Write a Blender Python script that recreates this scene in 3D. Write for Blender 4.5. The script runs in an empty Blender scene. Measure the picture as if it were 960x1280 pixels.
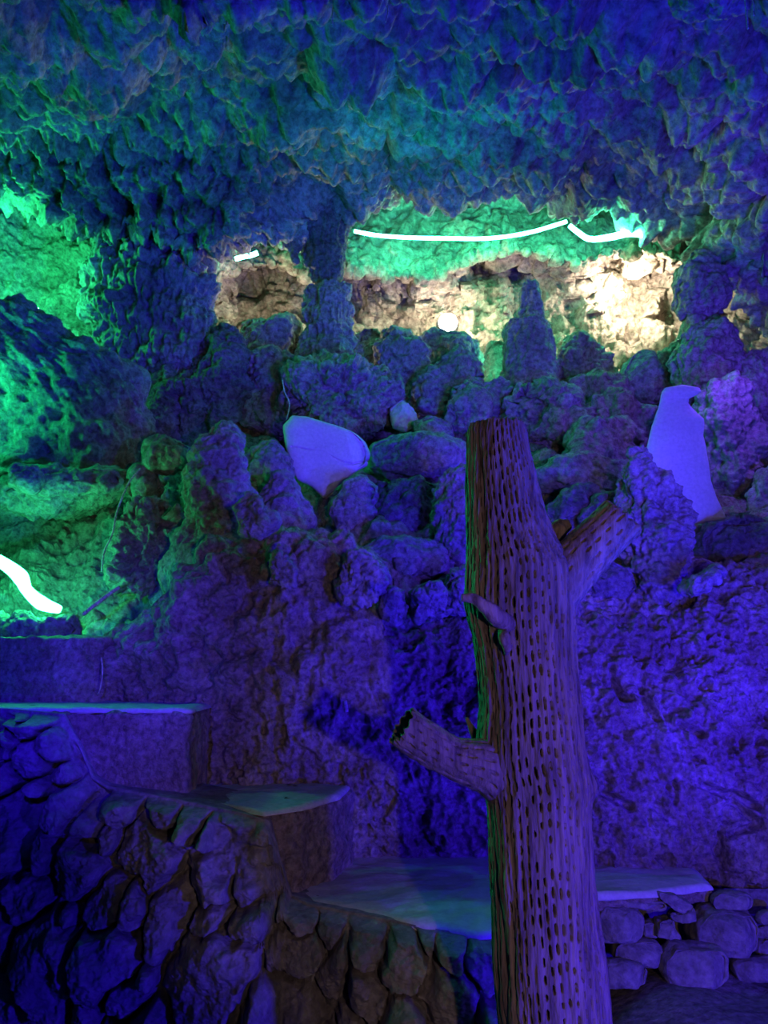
import bpy, math
import numpy as np
from mathutils import Vector

# ------------------------------------------------------------------ camera
F = 960.0
PITCH = math.radians(11.1)
CAMZ = 1.6
CP, SP = math.cos(PITCH), math.sin(PITCH)
FLOOR = 0.35

def at(px, py, Y):
    """world point seen at photo pixel (px, py) whose distance along +Y is Y"""
    px = np.asarray(px, float); py = np.asarray(py, float); Y = np.asarray(Y, float)
    x = (px - 480) / F; u = (640 - py) / F
    s = Y / (CP - u * SP)
    return np.stack(np.broadcast_arrays(x * s, Y, CAMZ + (SP + u * CP) * s), -1)

scene = bpy.context.scene
col = scene.collection
cam_d = bpy.data.cameras.new('camera'); cam = bpy.data.objects.new('camera', cam_d); col.objects.link(cam)
cam_d.sensor_fit = 'VERTICAL'; cam_d.sensor_height = 36; cam_d.lens = 36 * F / 1280
cam_d.clip_start = 0.05
cam.location = (0, 0, CAMZ); cam.rotation_euler = (math.pi / 2 + PITCH, 0, 0)
scene.camera = cam

# ------------------------------------------------------------------ noise
def _hash(ix, iy, iz, seed):
    h = (ix.astype(np.uint32) * np.uint32(374761393) + iy.astype(np.uint32) * np.uint32(668265263)
         + iz.astype(np.uint32) * np.uint32(2147483647) + np.uint32((seed * 362437 + 12345) & 0xffffffff))
    h = (h ^ (h >> np.uint32(13))) * np.uint32(1274126177)
    h = (h ^ (h >> np.uint32(16))) * np.uint32(2246822519)
    return h ^ (h >> np.uint32(15))

def perlin(P, seed=0):
    P = np.asarray(P, float)
    I = np.floor(P).astype(np.int64); f = P - I
    u = f * f * f * (f * (f * 6 - 15) + 10)
    out = 0
    for dx in (0, 1):
        for dy in (0, 1):
            for dz in (0, 1):
                h = _hash((I[..., 0] + dx) & 0xffff, (I[..., 1] + dy) & 0xffff, (I[..., 2] + dz) & 0xffff, seed)
                gx = (h & np.uint32(1023)) / 511.5 - 1; gy = ((h >> np.uint32(10)) & np.uint32(1023)) / 511.5 - 1
                gz = ((h >> np.uint32(20)) & np.uint32(1023)) / 511.5 - 1
                d = gx * (f[..., 0] - dx) + gy * (f[..., 1] - dy) + gz * (f[..., 2] - dz)
                w = (u[..., 0] if dx else 1 - u[..., 0]) * (u[..., 1] if dy else 1 - u[..., 1]) * (u[..., 2] if dz else 1 - u[..., 2])
                out = out + d * w
    return out * 1.3

def fbm(P, oct=4, seed=0, gain=.5, lac=2.03):
    a, s, out = 1.0, 1.0, 0
    for k in range(oct):
        out = out + a * perlin(P * s, seed + k * 7); a *= gain; s *= lac
    return out

def ridged(P, oct=4, seed=0):
    a, s, out = 1.0, 1.0, 0
    for k in range(oct):
        out = out + a * (0.5 - np.abs(perlin(P * s, seed + k * 7)) * 1.6); a *= .5; s *= 2.03
    return out

def worley(P, seed=0):
    I = np.floor(P).astype(np.int64); f = P - I
    F1 = np.full(P.shape[:-1], 9.0); F2 = F1.copy(); ID = np.zeros(P.shape[:-1])
    for dx in (-1, 0, 1):
        for dy in (-1, 0, 1):
            for dz in (-1, 0, 1):
                h = _hash((I[..., 0] + dx) & 0xffff, (I[..., 1] + dy) & 0xffff, (I[..., 2] + dz) & 0xffff, seed)
                jx = (h & np.uint32(1023)) / 1023.; jy = ((h >> np.uint32(10)) & np.uint32(1023)) / 1023.
                jz = ((h >> np.uint32(20)) & np.uint32(1023)) / 1023.
                d = np.sqrt((dx + jx - f[..., 0]) ** 2 + (dy + jy - f[..., 1]) ** 2 + (dz + jz - f[..., 2]) ** 2)
                n = d < F1
                F2 = np.where(n, F1, np.minimum(F2, d)); ID = np.where(n, (h % np.uint32(997)) / 997., ID); F1 = np.where(n, d, F1)
    return F1, F2, ID

dome = lambda f: .42 - f * f
def sstep(a, b, x):
    t = np.clip((x - a) / (b - a), 0, 1); return t * t * (3 - 2 * t)

# ------------------------------------------------------------------ mesh building
def link(name, mesh, parent=None, loc=(0, 0, 0)):
    o = bpy.data.objects.new(name, mesh); col.objects.link(o)
    if parent is not None: o.parent = parent
    else: o.location = loc
    return o

def tag(o, label, cat, group=None):
    o['label'] = label; o['category'] = cat
    if group: o['group'] = group
    return o

def struct(o, kind='structure'):
    o['kind'] = kind; return o

def make_mesh(name, V, quads, mat, tris=None, parent=None, smooth=True, origin=None, poff=None):
    """one mesh object; its origin is at the middle of its base unless it is a child"""
    V = np.asarray(V, float).reshape(-1, 3)
    if origin is None:
        origin = np.zeros(3) if parent is not None else np.array([V[:, 0].mean(), V[:, 1].mean(), V[:, 2].min()])
    if parent is not None: origin = np.array(parent.location) if parent.parent is None else np.array(parent.parent.location)
    V = V - origin
    quads = np.asarray(quads, np.int32).reshape(-1, 4)
    nt = 0 if tris is None else len(tris)
    m = bpy.data.meshes.new(name)
    m.vertices.add(len(V)); m.vertices.foreach_set('co', V.ravel().astype(np.float32))
    loops = quads.ravel(); starts = np.arange(len(quads)) * 4
    if nt:
        tris = np.asarray(tris, np.int32)
        starts = np.concatenate([starts, len(loops) + np.arange(nt) * 3]); loops = np.concatenate([loops, tris.ravel()])
    m.loops.add(len(loops)); m.loops.foreach_set('vertex_index', loops.astype(np.int32))
    m.polygons.add(len(starts)); m.polygons.foreach_set('loop_start', starts.astype(np.int32))
    m.update(calc_edges=True); m.validate()
    m.polygons.foreach_set('use_smooth', [smooth] * len(m.polygons))
    m.materials.append(mat); m.update()
    return link(name, m, parent, tuple(origin))

def grid_quads(nu, nv, wrap=False):
    """vertices laid out [nu][nv]; wrap closes the v direction"""
    i = np.arange(nu - 1)[:, None]; j = np.arange(nv if wrap else nv - 1)[None, :]
    j2 = (j + 1) % nv
    return np.stack([i * nv + j, i * nv + j2, (i + 1) * nv + j2, (i + 1) * nv + j], -1).reshape(-1, 4)

def normals(P, wrap=False):
    du = np.gradient(P, axis=0)
    dv = (np.roll(P, -1, 1) - np.roll(P, 1, 1)) if wrap else np.gradient(P, axis=1)
    n = np.cross(du, dv); l = np.linalg.norm(n, axis=-1, keepdims=True)
    return n / np.maximum(l, 1e-9)

def sheet(name, P, mat, disp, toward=(0, 0, 1.6), parent=None, fixed=None):
    """open grid surface displaced along its normal (pointing at `toward`)"""
    N = normals(P); c = np.array(toward)
    flip = np.sign(np.sum(N * (c - P), -1, keepdims=True)); flip[flip == 0] = 1
    N = N * (1 if np.sum(flip) > 0 else -1)
    Q = P + (N if fixed is None else np.array(fixed, float)) * disp(P)[..., None]
    q = grid_quads(*P.shape[:2])
    if np.sum(flip) < 0: q = q[:, ::-1]
    return make_mesh(name, Q, q, mat, parent=parent)

def closed(name, P, mat, disp=None, parent=None, cuts=None):
    """grid [rows][around] closed at both ends with a centre vertex"""
    c0, c1 = P[0].mean(0), P[-1].mean(0); mid = P.reshape(-1, 3).mean(0)
    n, m = P.shape[:2]
    if disp is not None:
        N = normals(P, True)
        if np.sum(np.sum(N * (P - mid), -1)) < 0: N = -N
        P = P + N * disp(P)[..., None]
        c0, c1 = P[0].mean(0), P[-1].mean(0)
    V = np.concatenate([P.reshape(-1, 3), [c0, c1]])
    q = grid_quads(n, m, True)
    j = np.arange(m); j2 = (j + 1) % m
    t = np.concatenate([np.stack([np.full(m, n * m), j2, j], -1), np.stack([np.full(m, n * m + 1), (n - 1) * m + j, (n - 1) * m + j2], -1)])
    # orientation
    a = V[q[len(q) // 2]]; nn = np.cross(a[1] - a[0], a[2] - a[0])
    if np.dot(nn, a[0] - mid) < 0: q = q[:, ::-1]; t = t[:, ::-1]
    return make_mesh(name, V, q, mat, tris=t, parent=parent)

def tube(name, pts, rad, mat, parent=None, n=10, disp=None, sub=8):
    pts = np.asarray(pts, float); k = len(pts)
    t = np.linspace(0, k - 1, (k - 1) * sub + 1)
    # catmull-rom
    i = np.clip(np.floor(t).astype(int), 0, k - 2); f = (t - i)[:, None]
    p0 = pts[np.clip(i - 1, 0, k - 1)]; p1 = pts[i]; p2 = pts[i + 1]; p3 = pts[np.clip(i + 2, 0, k - 1)]
    C = 0.5 * (2 * p1 + (p2 - p0) * f + (2 * p0 - 5 * p1 + 4 * p2 - p3) * f ** 2 + (3 * p1 - p0 - 3 * p2 + p3) * f ** 3)
    r = np.interp(t, np.arange(k), np.broadcast_to(rad, (k,)))
    T = np.gradient(C, axis=0); T /= np.maximum(np.linalg.norm(T, axis=1, keepdims=True), 1e-9)
    ref = np.array([0, 1, 0.]) if abs(T[0][1]) < .8 else np.array([1., 0, 0])
    A = np.cross(T, ref); A /= np.linalg.norm(A, axis=1, keepdims=True); B = np.cross(T, A)
    th = np.linspace(0, 2 * np.pi, n, endpoint=False)
    P = C[:, None] + r[:, None, None] * (np.cos(th)[None, :, None] * A[:, None] + np.sin(th)[None, :, None] * B[:, None])
    return closed(name, P, mat, disp, parent)

# ------------------------------------------------------------------ materials
def rock_mat(name, base, var=.35, scale=3.0, bump=.6, fine=38., rough=.9, stain=None, bdist=.03, pits=.5, grit=.8):
    m = bpy.data.materials.new(name); m.use_nodes = True
    nt = m.node_tree; N = nt.nodes; L = nt.links; N.clear()
    out = N.new('ShaderNodeOutputMaterial'); bs = N.new('ShaderNodeBsdfPrincipled')
    bs.inputs['Roughness'].default_value = rough
    bs.inputs['Specular IOR Level'].default_value = .25
    L.new(bs.outputs[0], out.inputs[0])
    tc = N.new('ShaderNodeTexCoord')
    n1 = N.new('ShaderNodeTexNoise'); n1.inputs['Scale'].default_value = scale; n1.inputs['Detail'].default_value = 8; n1.inputs['Roughness'].default_value = .65
    n2 = N.new('ShaderNodeTexNoise'); n2.inputs['Scale'].default_value = fine; n2.inputs['Detail'].default_value = 8; n2.inputs['Roughness'].default_value = .7
    vo = N.new('ShaderNodeTexVoronoi'); vo.inputs['Scale'].default_value = fine * .8
    for t in (n1, n2, vo): L.new(tc.outputs['Object'], t.inputs['Vector'])
    r = N.new('ShaderNodeValToRGB'); e = r.color_ramp.elements
    b = np.array(base)
    e[0].position = .3; e[0].color = (*(b * (1 - var)), 1); e[1].position = .7; e[1].color = (*np.minimum(b * (1 + var), .9), 1)
    if stain is not None:
        k = r.color_ramp.elements.new(.42); k.color = (*stain, 1)
    L.new(n1.outputs['Fac'], r.inputs['Fac'])
    mx = N.new('ShaderNodeMix'); mx.data_type = 'RGBA'; mx.blend_type = 'MULTIPLY'; mx.inputs['Factor'].default_value = grit
    r2 = N.new('ShaderNodeValToRGB'); r2.color_ramp.elements[0].position = .35; r2.color_ramp.elements[0].color = (.18, .17, .17, 1)
    r2.color_ramp.elements[1].position = .62
    L.new(n2.outputs['Fac'], r2.inputs['Fac'])
    L.new(r.outputs[0], mx.inputs['A']); L.new(r2.outputs[0], mx.inputs['B']); L.new(mx.outputs['Result'], bs.inputs['Base Color'])
    ad = N.new('ShaderNodeMath'); ad.operation = 'MULTIPLY_ADD'; ad.inputs[1].default_value = pits
    L.new(vo.outputs['Distance'], ad.inputs[0]); L.new(n2.outputs['Fac'], ad.inputs[2])
    bp = N.new('ShaderNodeBump'); bp.inputs['Strength'].default_value = bump; bp.inputs['Distance'].default_value = bdist
    L.new(ad.outputs[0], bp.inputs['Height']); L.new(bp.outputs[0], bs.inputs['Normal'])
    return m

def emit_mat(name, color, strength):
    m = bpy.data.materials.new(name); m.use_nodes = True
    nt = m.node_tree; nt.nodes.clear()
    o = nt.nodes.new('ShaderNodeOutputMaterial'); e = nt.nodes.new('ShaderNodeEmission')
    e.inputs[0].default_value = (*color, 1); e.inputs[1].default_value = strength
    nt.links.new(e.outputs[0], o.inputs[0]); return m

M_ROCK = rock_mat('cave_rock', (.36, .33, .32), .35, 2.6, .9, 26, bdist=.04)
M_DARK = rock_mat('dark_porous_rock', (.25, .23, .23), .45, 3.2, 1.0, 30, bdist=.05)
M_PALE = rock_mat('pale_slab_rock', (.50, .50, .48), .14, 2.2, .35, 50, bdist=.01, pits=.2, grit=.25)
M_CEIL = rock_mat('ceiling_rock', (.34, .33, .34), .5, 1.6, .9, 20, bdist=.05)
M_CEMENT = rock_mat('rough_cement', (.44, .40, .38), .3, 3.0, 1.0, 34, stain=(.30, .24, .19), bdist=.03)
M_TREAD = rock_mat('smooth_cement', (.46, .46, .45), .2, 1.6, .4, 40, bdist=.008, pits=.1, grit=.3)
M_RUBBLE = rock_mat('rubble_stone', (.25, .24, .235), .45, 4.0, .8, 30, bdist=.02, grit=.55)
M_WARM = rock_mat('tan_flowstone', (.50, .44, .37), .4, 2.2, 1.0, 16, stain=(.33, .27, .24), bdist=.06)
M_DIRT = rock_mat('packed_dirt', (.20, .19, .19), .3, 2.0, .6, 30, bdist=.02)
M_ROOT = rock_mat('dry_root', (.5, .47, .4), .3, 20, .4, 80, bdist=.002)

def wood_mat():
    m = rock_mat('weathered_cactus_wood', (.19, .15, .135), .4, 5, .8, 50, rough=.8, bdist=.012, pits=.1, grit=.9)
    nt = m.node_tree; N = nt.nodes; L = nt.links
    tc = [n for n in N if n.type == 'TEX_COORD'][0]
    mp = N.new('ShaderNodeMapping'); mp.inputs['Scale'].default_value = (1, 1, .09)
    L.new(tc.outputs['Object'], mp.inputs['Vector'])
    for n in N:
        if n.type in ('TEX_NOISE', 'TEX_VORONOI'): L.new(mp.outputs[0], n.inputs['Vector'])
    return m
M_WOOD = wood_mat()

# ------------------------------------------------------------------ rock shapes
SEED = [10]
def rdisp(amp, freq, style, seed, size):
    def d(P):
        fine_ = fbm(P * 24, 3, seed + 31, .6)
        if style == 'lumpy':
            w = fbm(P * freq * .7, 2, seed + 50)[..., None] * .35
            f1, f2, _ = worley(P * freq * np.array([1.5, 1.5, 1.05]) + w, seed)
            f3, _, _ = worley(P * freq * 4.0 + w * 2, seed + 3)
            f4, _, _ = worley(P * freq * 10 + w * 3, seed + 4)
            return amp * (fbm(P * freq, 4, seed, .6) * 1.0 + dome(f1) * 1.2 + dome(f3) * .55 + dome(f4) * .26) + fine_ * .006
        if style == 'streak':
            Q = P * np.array([1, 1, .28])
            w = fbm(P * freq, 2, seed + 50)[..., None] * .25
            f1, _, _ = worley(Q * freq * 2.2 + w, seed)
            f3, _, _ = worley(P * np.array([1, 1, .5]) * freq * 5 + w * 2, seed + 3)
            return amp * (fbm(P * freq, 4, seed, .6) * 1.0 + dome(f1) * .9 + dome(f3) * .45 + fbm(Q * freq * 7, 3, seed + 5) * .4) + fine_ * .006
        if style == 'smooth':
            return amp * (fbm(P * freq, 3, seed) * .7) + fine_ * .0012
        if style == 'slab':
            r = amp * (fbm(P * freq, 3, seed) * .7) + fine_ * .0012
            pl = [at(a, b, 4.85) for a, b in ((364, 556), (385, 560), (408, 566), (425, 574), (440, 578), (462, 570))]
            dd = np.full(r.shape, 9.)
            for a, b in zip(pl[:-1], pl[1:]):
                ux, uz = b[0] - a[0], b[2] - a[2]; t = np.clip(((P[..., 0] - a[0]) * ux + (P[..., 2] - a[2]) * uz) / (ux * ux + uz * uz), 0, 1)
                dd = np.minimum(dd, np.hypot(P[..., 0] - a[0] - t * ux, P[..., 2] - a[2] - t * uz))
            return r - .014 * (1 - sstep(.001, .009, dd + fbm(P * 20, 2, 3) * .003))
        if style == 'diag':                                  # beds running down to the right
            c, sn = math.cos(.72), math.sin(.72)
            Q = np.stack([(P[..., 0] * c - P[..., 2] * sn) * .35, P[..., 1], P[..., 0] * sn + P[..., 2] * c], -1)
            w = fbm(P * 2, 3, seed + 50)[..., None] * .35
            f1, _, _ = worley(Q * freq * 1.6 + w, seed); f3, _, _ = worley(Q * freq * 5 + w * 2, seed + 3)
            return amp * (fbm(P * freq * .5, 4, seed, .6) * 1.2 + dome(f1) * 1.1 + dome(f3) * .5 + fbm(Q * freq * 8, 4, seed + 5, .6) * .35) + fine_ * .006
        w = fbm(P * freq * 1.2, 3, seed + 50)[..., None] * .4            # angular
        f1, f2, ident = worley(P * freq * 1.3 + w, seed); f3, _, _ = worley(P * freq * 5 + w, seed + 3)
        return amp * (fbm(P * freq, 5, seed, .6) * .9 + (ident - .5) * .7 * sstep(0, .15, f2 - f1) - .3 * (1 - sstep(0, .1, f2 - f1)) + dome(f3) * .5) + fine_ * .006
    return d

def ybase(py):
    return float(np.interp(py, [450, 490, 560, 640, 690, 740, 800], [7.0, 6.8, 5.8, 4.9, 4.45, 4.1, 4.0]))

def poly_xz(poly, Y):
    p = np.array(poly, float); w = at(p[:, 0], p[:, 1], Y); return w[:, [0, 2]]

def boulder(name, poly, Y=None, thick=.5, amp=.05, freq=3.0, style='lumpy', mat=None, res=None, cuts=5, back=1.0, parent=None, box=.75):
    """closed rock whose outline seen from the path follows poly; thick = half depth relative to half width"""
    SEED[0] += 1; seed = SEED[0]
    if Y is None: Y = ybase(max(p[1] for p in poly))
    q = poly_xz(poly, Y); x, z = q[:, 0], q[:, 1]
    x2, z2 = np.roll(x, -1), np.roll(z, -1); cr = x * z2 - x2 * z; A = cr.sum() / 2
    cx = ((x + x2) * cr).sum() / (6 * A); cz = ((z + z2) * cr).sum() / (6 * A)
    w = np.ptp(x) * .5; h = np.ptp(z) * .5
    npx = (np.ptp(np.array(poly)[:, 0]) + np.ptp(np.array(poly)[:, 1]))
    nt = int(np.clip(npx * 1.5, 130, 440)); npn = int(nt * .55); amp = amp * (1.25 if style in ('lumpy', 'angular') else 1)
    if res: nt = int(nt * res); npn = int(npn * res)
    th = np.linspace(0, 2 * np.pi, nt, endpoint=False)
    dx, dz = np.cos(th), np.sin(th)
    R = np.zeros(nt)
    for k in range(len(x)):                                   # ray / edge intersection
        ax, az = x[k] - cx, z[k] - cz; ex, ez = x2[k] - x[k], z2[k] - z[k]
        den = dx * ez - dz * ex; den = np.where(np.abs(den) < 1e-12, 1e-12, den)
        t = (ax * ez - az * ex) / den; s = (ax * dz - az * dx) / den
        ok = (t > 0) & (s >= -1e-6) & (s <= 1 + 1e-6); R = np.where(ok & (t > R), t, R)
    R = np.where(R <= 0, w * .5, R)
    for _ in range(2): R = .25 * np.roll(R, 1) + .5 * R + .25 * np.roll(R, -1)
    D = thick * min(w, h * 1.2)
    ph = np.linspace(.04, np.pi - .04, npn)
    s = np.sin(ph) ** box; c = np.sign(np.cos(ph)) * np.abs(np.cos(ph)) ** .85
    P = np.stack([cx + s[:, None] * (R * dx)[None], Y - (c * D)[:, None] * np.ones(nt)[None] * np.where(c[:, None] > 0, 1, back),
                  cz + s[:, None] * (R * dz)[None]], -1)
    rng = np.random.RandomState(seed)
    ctr = np.array([cx, Y, cz])
    for _ in range(cuts):                                     # flat facets on the front and top
        a = rng.uniform(-1.1, 1.1); b = rng.uniform(-.5, 1.0)
        n = np.array([math.sin(a) * math.cos(b), -math.cos(a) * math.cos(b), math.sin(b)])
        sup = ((P - ctr) @ n); lim = np.max(sup) * rng.uniform(.62, .85)
        over = np.clip(sup - lim, 0, None) * .85
        over *= np.clip(1.3 * s[:, None] ** 0 - .9 * (s[:, None] > .93), 0, 1)
        P = P - over[..., None] * np.array([n[0] * .3, n[1], n[2] * .3])
    return closed(name, P, mat or M_ROCK, rdisp(amp, freq, style, seed, w), parent)

def spire(name, rows, Y=None, ratio=.8, amp=.05, freq=3.5, style='streak', mat=None, lean=0., parent=None, n=None):
    """standing or hanging rock: rows = (py, left px, right px)"""
    SEED[0] += 1; seed = SEED[0]
    rows = sorted(rows); r = np.array(rows, float)
    if Y is None: Y = ybase(r[-1, 0])
    L = at(r[:, 1], r[:, 0], Y); Rr = at(r[:, 2], r[:, 0], Y)
    hpx = r[-1, 0] - r[0, 0]
    k = int(np.clip(hpx * 1.3, 90, 420)); m = n or int(np.clip(np.max(r[:, 2] - r[:, 1]) * 3.2, 120, 340))
    t = np.linspace(0, 1, k)
    zz = np.interp(t, np.linspace(0, 1, len(r)), L[:, 2]); o = np.argsort(L[:, 2])
    lx = np.interp(zz, L[o, 2], L[o, 0]); rx = np.interp(zz, L[o, 2], Rr[o, 0])
    end = np.clip(np.minimum(t, 1 - t) * 18, 0.03, 1) ** .5
    a = (rx - lx) / 2 * end; c = (rx + lx) / 2
    th = np.linspace(0, 2 * np.pi, m, endpoint=False)
    P = np.stack([c[:, None] + a[:, None] * np.cos(th), Y + lean * (zz[:, None] - zz.min()) + ratio * a[:, None] * np.sin(th) * np.ones(k)[:, None],
                  zz[:, None] * np.ones(m)], -1)
    return closed(name, P, mat or M_ROCK, rdisp(amp, freq, style, seed, 1), parent)

# ================================================================== SETTING
# ---- floor
gx = np.linspace(-4, 4.5, 240); gy = np.linspace(-2.5, 4.6, 220)
GX, GY = np.meshgrid(gx, gy, indexing='ij')
FL = lambda X: FLOOR - .25 * (1 - sstep(.35, 1.15, X))
P = np.stack([GX, GY, FL(GX)], -1)
struct(sheet('floor', P, M_DIRT, lambda P: fbm(P * 1.4, 5, 3) * .05))

# ---- terraced hillside behind the retaining wall, then the floor of the lit chamber
def top_px(px):      # lip of the retaining wall in the photo
    return np.interp(px, [-200, 60, 110, 145, 180, 215, 245, 300, 340, 400, 465, 490, 540, 600, 660, 740, 800, 850, 900, 960, 1100],
                     [830, 822, 812, 790, 752, 716, 692, 672, 664, 668, 700, 768, 772, 762, 750, 742, 752, 752, 722, 708, 700])
WALLY = 4.03
def wall_top_z(X):
    px = 480 + X / WALLY * F * 1.0
    for _ in range(3):
        z = at(px, top_px(px), WALLY); px = px + (X - z[..., 0]) * F / WALLY
    return at(px, top_px(px), WALLY)[..., 2]
def hill(X, Y):
    base = np.interp(Y, [4.03, 4.9, 5.8, 6.8, 7.1, 7.7, 9.5], [1.93, 2.52, 3.2, 4.05, 4.0, 3.6, 3.5])
    k = 1 - sstep(4.05, 4.7, Y)
    base = base * (1 - k) + (wall_top_z(X) + (Y - 4.03) * .25) * k
    left = sstep(0, .35, (-1.02 - (Y - 4.03) * .10) - X) * (1 - sstep(5.6, 6.3, Y))
    lz = np.minimum(np.interp(Y, [4.03, 4.6, 5.4, 6.2], [1.64, 1.6, 2.0, 3.0]), base)
    return base * (1 - left) + lz * left

nx = 1050
X = np.linspace(-3.2, 3.4, nx)
zt = wall_top_z(X)
edge = sstep(-1.0, -1.7, X)                                      # the left end curves back beside the steps
face_v = np.linspace(0, 1, 330)[:, None]
ztw = zt[None] * face_v + (FLOOR - .1) * (1 - face_v)
Yf = WALLY - .10 * np.sin(face_v * np.pi) * sstep(-1.1, -.6, X)[None] - .06 * (1 - face_v) + .25 * edge[None]
Yf = Yf - .24 * (1 - face_v) * sstep(.6, 1.0, X)[None]
Yf = Yf + .10 * np.clip(face_v - .9, 0, 1) * 10 * 0.8
PF = np.stack([np.broadcast_to(X, Yf.shape), Yf, ztw], -1)
hv = np.linspace(0, 1, 330)[1:, None]
YH = Yf[-1][None] + (9.5 - Yf[-1][None]) * hv ** 1.15
XH = X[None] * (1 + hv * .9)
PH = np.stack([np.broadcast_to(XH, YH.shape), YH, hill(XH, YH) * sstep(0, .02, hv) + zt[None] * (1 - sstep(0, .02, hv))], -1)
def d_wall(P):
    X_, Y_, Z_ = P[..., 0], P[..., 1], P[..., 2]
    f1, f2, idn = worley(P * 3.1 + fbm(P * 3, 2, 9)[..., None] * .3, 21)
    g1, _, _ = worley(P * 13 + fbm(P * 6, 2, 2)[..., None] * .5, 22)
    ter = sstep(4.15, 4.4, Y_)
    upper = sstep(1.25, 1.6, Z_) * sstep(.2, -.3, X_) * (1 - ter)
    g2, _, _ = worley(P * 27 + fbm(P * 9, 2, 2)[..., None] * .5, 23)
    holes = sstep(.35, .6, fbm(P * np.array([7, 7, 5]), 4, 78, .6))
    plaster = fbm(P * 1.8, 4, 31) * .05 + fbm(P * 11, 4, 5, .65) * .035 + dome(g1) * .045 + dome(g2) * .018 - .05 * sstep(.2, .6, fbm(P * np.array([3.2, 3, 2.2]), 3, 77)) - .05 * holes
    crack = np.zeros_like(X_)
    for (ax, ay, bx, by) in ((878, 1035, 880, 1095), (890, 1032, 924, 1020), (924, 1018, 898, 995), (745, 985, 775, 1000), (900, 985, 925, 1000),
                             (862, 975, 900, 990), (800, 870, 812, 895), (762, 835, 772, 870), (838, 905, 860, 915)):
        a = at(ax, ay, 3.95); b = at(bx, by, 3.95)
        ux, uz = b[0] - a[0], b[2] - a[2]; t = np.clip(((X_ - a[0]) * ux + (Z_ - a[2]) * uz) / (ux * ux + uz * uz), 0, 1)
        d = np.hypot(X_ - a[0] - t * ux, Z_ - a[2] - t * uz) + fbm(P * 9, 2, 8) * .006
        crack = np.maximum(crack, (1 - sstep(.006, .028, d)) * (1 - ter))
    b1, _, _ = worley(P * 5.5 + fbm(P * 2, 2, 19)[..., None] * .5, 25)
    boul = dome(f1) * .10 + dome(b1) * .08 + fbm(P * 2.5, 5, 12, .62) * .09 + dome(g1) * .05 + dome(g2) * .015
    rocks = dome(f1) * .20 + dome(b1) * .08 + fbm(P * 2.1, 5, 41, .6) * .10 + dome(g1) * .035 + dome(g2) * .01
    terr = .05 * np.abs(((Z_ * 4 + fbm(P * 1.4, 2, 6) * .8) % 1) - .5)
    return np.where(ter > 0, ter * (rocks + terr), 0) + (1 - ter) * (plaster * (1 - upper) + boul * upper) - crack * .07
P = np.concatenate([PF, PH], 0)
Nn = normals(P); Nn = Nn * (1 if np.sum(np.sum(Nn * (np.array([0, 0, 1.6]) - P), -1)) > 0 else -1)
Q = P + Nn * d_wall(P)[..., None]
nf = len(PF) + 12
for nm, part in (('wall_terrace', Q[:nf]), ('ground_slope', Q[nf - 1:])):
    struct(make_mesh(nm, part, grid_quads(*part.shape[:2])[:, ::-1], M_CEMENT))

# ---- ceiling
lip = lambda px: np.interp(px, [-400, 0, 50, 95, 130, 180, 215, 245, 290, 330, 372, 436, 470, 520, 570, 640, 700, 730, 780, 830, 880, 930, 960, 1100, 1400],
                           [225, 238, 252, 275, 285, 285, 300, 316, 292, 286, 292, 258, 250, 244, 236, 228, 232, 246, 250, 260, 290, 336, 356, 470, 550])
pxs = np.linspace(-420, 1380, 800)
v = np.linspace(0, 1, 520)[:, None]
py = -760 + (lip(pxs)[None] + 760) * (1 - (1 - v) ** 1.25)
Yc = np.interp(py, [-760, -600, 0, 150, 270, 340, 480], [1.05, 1.3, 2.8, 4.5, 6.2, 6.45, 6.3])
Yl = np.interp(py, [-760, -600, 0, 120, 200, 330, 400], [1.05, 1.3, 2.8, 4.5, 5.2, 5.75, 5.9])
Yr = np.interp(py, [-760, -600, 0, 150, 270, 420, 560], [1.05, 1.3, 2.8, 4.1, 5.0, 5.7, 5.6])
bl = 1 - sstep(280, 430, pxs)[None]; br = sstep(820, 960, pxs)[None]
Yc = Yc * (1 - bl) * (1 - br) + Yl * bl + Yr * br
P = at(np.broadcast_to(pxs, py.shape), py, Yc)
back = np.linspace(1, 0, 50)[:-1]                                # carries on over the camera, out of the frame
Pk = P[0][None] * 1.0 + (back[:, None, None][::1]) * np.array([0, -3.8, .15]); Pk = Pk[np.argsort(-back)]
up = np.linspace(0, 1, 40)[1:]                                   # the rear of the lip turns up
Pu = P[-1][None] + up[:, None, None] * np.array([0, .5, .25]) + np.sin(up * np.pi)[:, None, None] * np.array([0, .05, -.03])
P = np.concatenate([Pk, P, Pu], 0)
def d_ceil(P):
    leftw = (1 - sstep(-1.6, -.1, P[..., 0])) * sstep(4.4, 5.2, P[..., 1])
    w = fbm(P * 1.6, 3, 90)[..., None] * .5
    f1, f2, _ = worley(P * np.array([4.2, 4.2, 3.4]) + w, 91)
    g1, _, _ = worley(P * np.array([9.5, 9.5, 8]) + w * 2, 92)
    Q = P * np.array([1, .8, .2])
    s1, _, _ = worley(Q * 8 + w * .8, 94)
    s2 = fbm(Q * np.array([14, 14, 9]), 4, 95, .6)
    big = fbm(P * .8, 3, 96) * .20 + fbm(P * 2.2, 3, 97) * .12
    k1, _, _ = worley(P * 21 + w * 3, 93)
    lump = dome(f1) * .26 + dome(g1) * .13 + dome(k1) * .035 + fbm(P * 9, 3, 99) * .03
    drape = dome(s1) * .30 + s2 * .10 + dome(g1) * .07 + dome(k1) * .03
    return -.04 + big * (1 - .3 * leftw) + lump * (1 - leftw) + drape * leftw
struct(sheet('ceiling', P, M_CEIL, d_ceil))

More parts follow.
